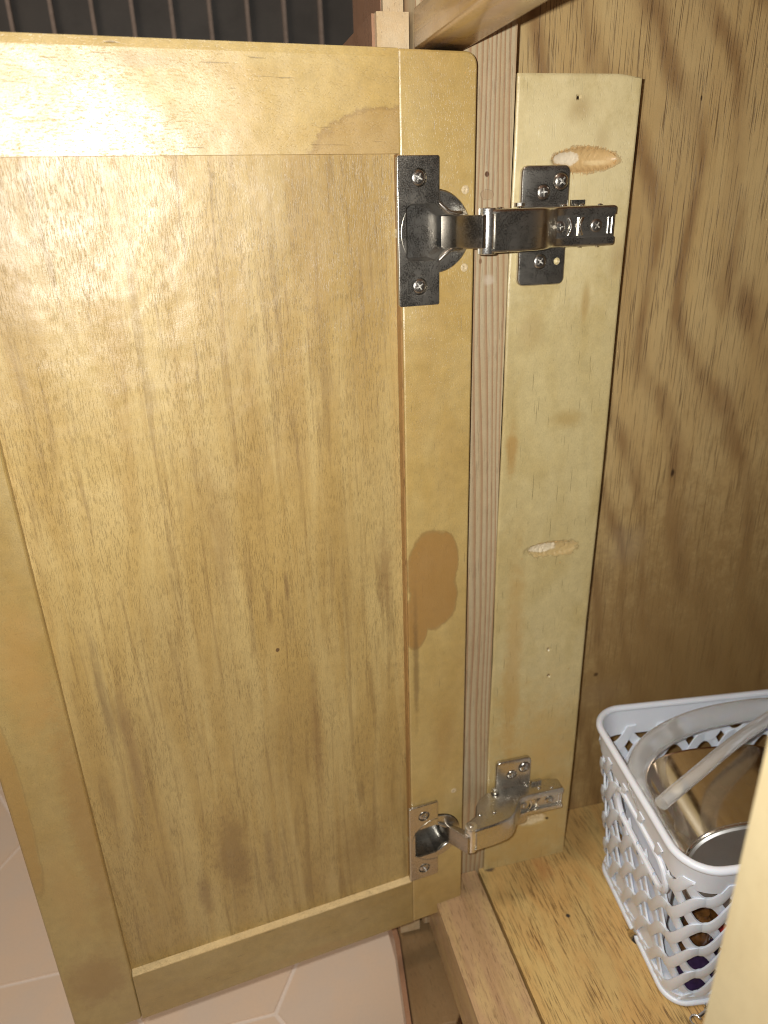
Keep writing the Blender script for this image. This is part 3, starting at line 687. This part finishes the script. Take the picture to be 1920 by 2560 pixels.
def band(h0, h1, d0, d1, n=360):
    b = bmesh.new(); prev = None; first = None
    for i in range(n+1):
        s = (i % n)/n
        sec = first if i == n else [b.verts.new(WP(s, h0, d0)), b.verts.new(WP(s, h0, d1)), b.verts.new(WP(s, h1, d1)), b.verts.new(WP(s, h1, d0))]
        if i == 0: first = sec
        if prev:
            for k in range(4): b.faces.new((prev[k], prev[(k+1) % 4], sec[(k+1) % 4], sec[k]))
        prev = sec
    bmesh.ops.recalc_face_normals(b, faces=b.faces[:]); return b
obj('upper_band', band(0.835, 0.985, -0.8, 0.8), M_white, bas, smooth=50)
rim = tube([WP(i/240, 0.985, 0.8) for i in range(240)], 2.3, 10, closed=True, sq=(1.0, 1.0))
obj('rim', rim, M_white, bas, smooth=True)
fb = band(0.0, 0.06, -1.0, 1.2); join(fb, tube([WP(i/240, 0.012, 1.2) for i in range(240)], 1.9, 8, closed=True))
obj('foot_band', fb, M_white, bas, smooth=50)
b = bmesh.new(); vs = [b.verts.new(WP(i/120, 0.03, -0.5)) for i in range(120)]; f = b.faces.new(vs)
ex = bmesh.ops.extrude_face_region(b, geom=[f]); [setattr(g.co, 'z', g.co.z+1.4) for g in ex['geom'] if isinstance(g, bmesh.types.BMVert)]
bmesh.ops.recalc_face_normals(b, faces=b.faces[:]); obj('basket_floor', b, M_white, bas)
def onleft(y, z, out=0.6):
    # point of the short left wall at world y, z
    h = (z-BZ0)/(BZ1-BZ0); best = None
    for i in range(1200):
        p = WP(0.80+0.2*i/1200, h, out)
        if best is None or (abs(p.y-y) + (50 if p.x > 235 else 0)) < best[0]: best = (abs(p.y-y) + (50 if p.x > 235 else 0), p)
    return best[1]
hp = []
for i in range(48):
    a_ = 2*math.pi*i/48; cy = math.copysign(20, math.cos(a_)) if abs(math.cos(a_)) > 1e-6 else 0
    cy = 20*max(-1, min(1, math.cos(a_)*4)); y = HC[0]+cy+11.0*math.cos(a_)
    z = HC[1]+(y-HC[0])*0.06+11.0*math.sin(a_); hp.append(onleft(y, z))
obj('handle_rim', tube(hp, 1.9, 8, closed=True), M_white, bas, smooth=True)

# ------------------------------------------------------------------ things in the basket
def BW(x, y, z): q = P0+E1*x+E2*y; return Vector((q.x, q.y, z))
def tinsec(k, grow, y):
    """rounded, slightly crowned cross-section of the tin, point k of 64, at distance y along its axis"""
    a_ = 2*math.pi*k/64; ca, sa = math.cos(a_), math.sin(a_)
    x = math.copysign(abs(ca)**0.62, ca)*(46+grow); z = math.copysign(abs(sa)**0.72, sa)*(31+grow)
    return TO + TX*(x+46) + TY*y + TZ*(z-31)
TY = Vector((0.17, 0.98, -0.05)).normalized(); TX = Vector((0.985, -0.17, 0.03)).normalized(); TZ = TX.cross(TY)
TO = Vector((220.0, 246.0, -316.5))
def loft(secs):
    b = bmesh.new(); prev = None
    for g_, y in secs:
        r_ = [b.verts.new(tinsec(k, g_, y)) for k in range(64)]
        if prev:
            for k in range(64): b.faces.new((prev[k], prev[(k+1) % 64], r_[(k+1) % 64], r_[k]))
        else: f0 = r_
        prev = r_
    b.faces.new(prev); b.faces.new(f0[::-1]); bmesh.ops.recalc_face_normals(b, faces=b.faces[:]); return b
c0 = TO
tin = empty('steel_tin', tuple(c0), 'mirror polished steel tin lying on its side in the basket', 'tin')
obj('tin_body', loft([(-1.0, 0.4), (0.2, 0), (0.6, 0.6), (0.4, 1.6), (-0.3, 2.4), (-0.3, 62), (0.3, 63), (-1, 64)]), M_steel, tin, smooth=35)
obj('tin_lid', loft([(-6, 0.1), (-4.2, -0.5), (-2.2, -0.7), (-1.3, 0.2), (-1.1, 0.6)]), M_grey, tin, smooth=35)
ringp = []
RP = [(216, 262, -334), (214, 276, -325), (216.5, 290.5, -318), (233.7, 306.5, -315), (261.2, 316.7, -314), (292.5, 320.6, -314), (329.4, 317.6, -314), (356, 306, -315), (372, 286, -318)]
def cat(P, n=10):
    out = []
    for i in range(len(P)-1):
        p0, p1, p2, p3 = Vector(P[max(0, i-1)]), Vector(P[i]), Vector(P[i+1]), Vector(P[min(len(P)-1, i+2)])
        for k in range(n):
            t = k/n; out.append(0.5*((2*p1)+(p2-p0)*t+(2*p0-5*p1+4*p2-p3)*t*t+(-p0+3*p1-3*p2+p3)*t*t*t))
    out.append(Vector(P[-1])); return out
def hose(P, r, wall, name, label, grp, cat_='tube'):
    pts = cat(P); n = 24; b = tube(pts, r, n, sq=(0.72, 1.0))
    bb = b
    o = obj(name, bb, M_tub, org=tuple(P[0]), smooth=True); return tag(o, label, cat_, grp)
hose(RP, 7.4, 1.6, 'plastic_tube', 'milky clear plastic tube curving round the inside of the basket rim', None)
hose([(210, 257.5, -306), (224, 262.5, -303.5), (240, 268.8, -302), (273.1, 282.4, -300), (309.0, 295.5, -299), (345, 309, -300)], 5.2, 1.4, 'plastic_tube', 'straighter milky plastic tube crossing over the steel tin', None)
# white ribbed tub standing between wall and tin
tb = prism(rrect(-1, 22, 5, 78, 2.8, 5), 'Z', -428, -338, 1.0, 2)
bmesh.ops.transform(tb, matrix=Matrix.Translation(P0) @ Matrix((E1, E2, Vector((0, 0, 1)))).transposed().to_4x4(), verts=tb.verts)
tag(obj('plastic_tub', tb, M_white, org=tuple(BW(16, 46, -431))), 'narrow white plastic tub standing between basket wall and steel tin', 'tub')
def packet(name, c, dims, m, label, cat_, rz):
    b = bmesh.new(); n = 10
    top = []; bot = []
    for j in range(n+1):
        for i in range(n+1):
            x = (i/n-.5)*dims[0]; y = (j/n-.5)*dims[1]; e = (1-(2*i/n-1)**2)*(1-(2*j/n-1)**2)
            w_ = noise.noise(Vector((i*.5, j*.5, c[0])))*dims[2]*.25
            top.append(b.verts.new((x, y, dims[2]*.5*e**.5+w_*e))); bot.append(b.verts.new((x, y, -dims[2]*.5*e**.5+w_*e-0.05)))
    for j in range(n):
        for i in range(n):
            k = j*(n+1)+i
            b.faces.new((top[k], top[k+1], top[k+n+2], top[k+n+1])); b.faces.new((bot[k], bot[k+n+1], bot[k+n+2], bot[k+1]))
    bmesh.ops.remove_doubles(b, verts=b.verts, dist=0.06)
    bmesh.ops.transform(b, matrix=Matrix.Translation(BW(*c)) @ Matrix.Rotation(PH+rz[2], 4, 'Z') @ Matrix.Rotation(rz[0], 4, 'X') @ Matrix.Rotation(rz[1], 4, 'Y'), verts=b.verts)
    return tag(obj(name, b, m, org=tuple(BW(*c)), smooth=60), label, cat_)
packet('snack_packet', (24, 12, -424), (34, 22, 8), M_purple, 'purple and white film packet low in the near corner of the basket', 'packet', (0.9, 0.1, 0.2))
packet('sweet_packet', (52, 10, -396), (40, 28, 10), M_redp, 'red film packet seen through the near wall of the basket', 'packet', (1.0, -0.2, -0.1))
packet('paper_packet', (74, 12, -418), (46, 36, 9), plain('white print paper', (0.55, 0.52, 0.55), 0.5, var=0.3, vs=0.6), 'pale printed packet behind the near wall of the basket', 'packet', (1.0, 0.2, 0.1))
for k, (x, y, z, r, l) in enumerate(((26, 26, -405, 9, 30), (48, 34, -412, 11, 34))):
    b = lathe([(0, 0), (r-1, 0), (r, 1.2), (r, l-7), (r-3, l-4), (r*0.55, l-3), (r*0.55, l), (0, l)], BW(x, y, z-22), (0.1, 0.05, 1), 28)
    tag(obj('brown_bottle', b, M_brownp, org=tuple(BW(x, y, z-22)), smooth=35), ['small brown bottle in the near left corner of the basket', 'wider brown bottle behind the red packet in the basket'][k], 'bottle')

# small metal things on the cabinet floor
c = (222.3, 273.6, -436)
b = lathe([(0, 5.6), (3.0, 5.6), (3.6, 4.6), (6.3, 2.4), (7.6, 0.8), (7.9, 0.2), (7.2, 0.2), (5.8, 1.6), (3.2, 3.9), (0, 4.6)], c, (-0.25, 0, 1), 40)
tag(obj('metal_knob', b, M_nickel_b, org=c, smooth=35), 'shiny domed metal piece half under the left foot of the basket', 'metal disc')
kr = empty('lobster_clasp', (225, 218.5, -436), 'small silver lobster clasp with a short chain beside the basket foot', 'clasp')
ring_ = [(224.0+3.0*math.cos(a_), 217.4+3.2*math.sin(a_), -434.6+0.5*math.sin(a_*2)) for a_ in [2*math.pi*i/28 for i in range(25)]]
obj('hook', tube(ring_, [0.75]*20+[0.8, 0.9, 1.0, 1.0, 0.9], 10), M_nickel_b, kr, smooth=True)
obj('clasp_body', tube(cat([(226.6, 219.0, -434.6), (228.8, 219.6, -434.4), (231.5, 220.3, -434.3), (233.5, 220.6, -434.4)]), 1.15, 10), M_nickel_b, kr, smooth=True)
for i in range(8):
    cx, cy = 233.6+i*0.35+1.1*math.sin(i*.9), 221.6+i*1.25
    n_ = Vector((math.sin(i*1.57+.3), 0.2, math.cos(i*1.57+.3))).normalized(); u_ = n_.orthogonal().normalized(); v_ = n_.cross(u_)
    obj('chain_link', tube([Vector((cx, cy, -434.4))+u_*1.3*math.cos(2*math.pi*k/14)+v_*1.0*math.sin(2*math.pi*k/14) for k in range(14)], 0.32, 6, closed=True), M_nickel_b, kr, smooth=True)
for o in bpy.data.objects:
    if '_org' in o.keys(): del o['_org']
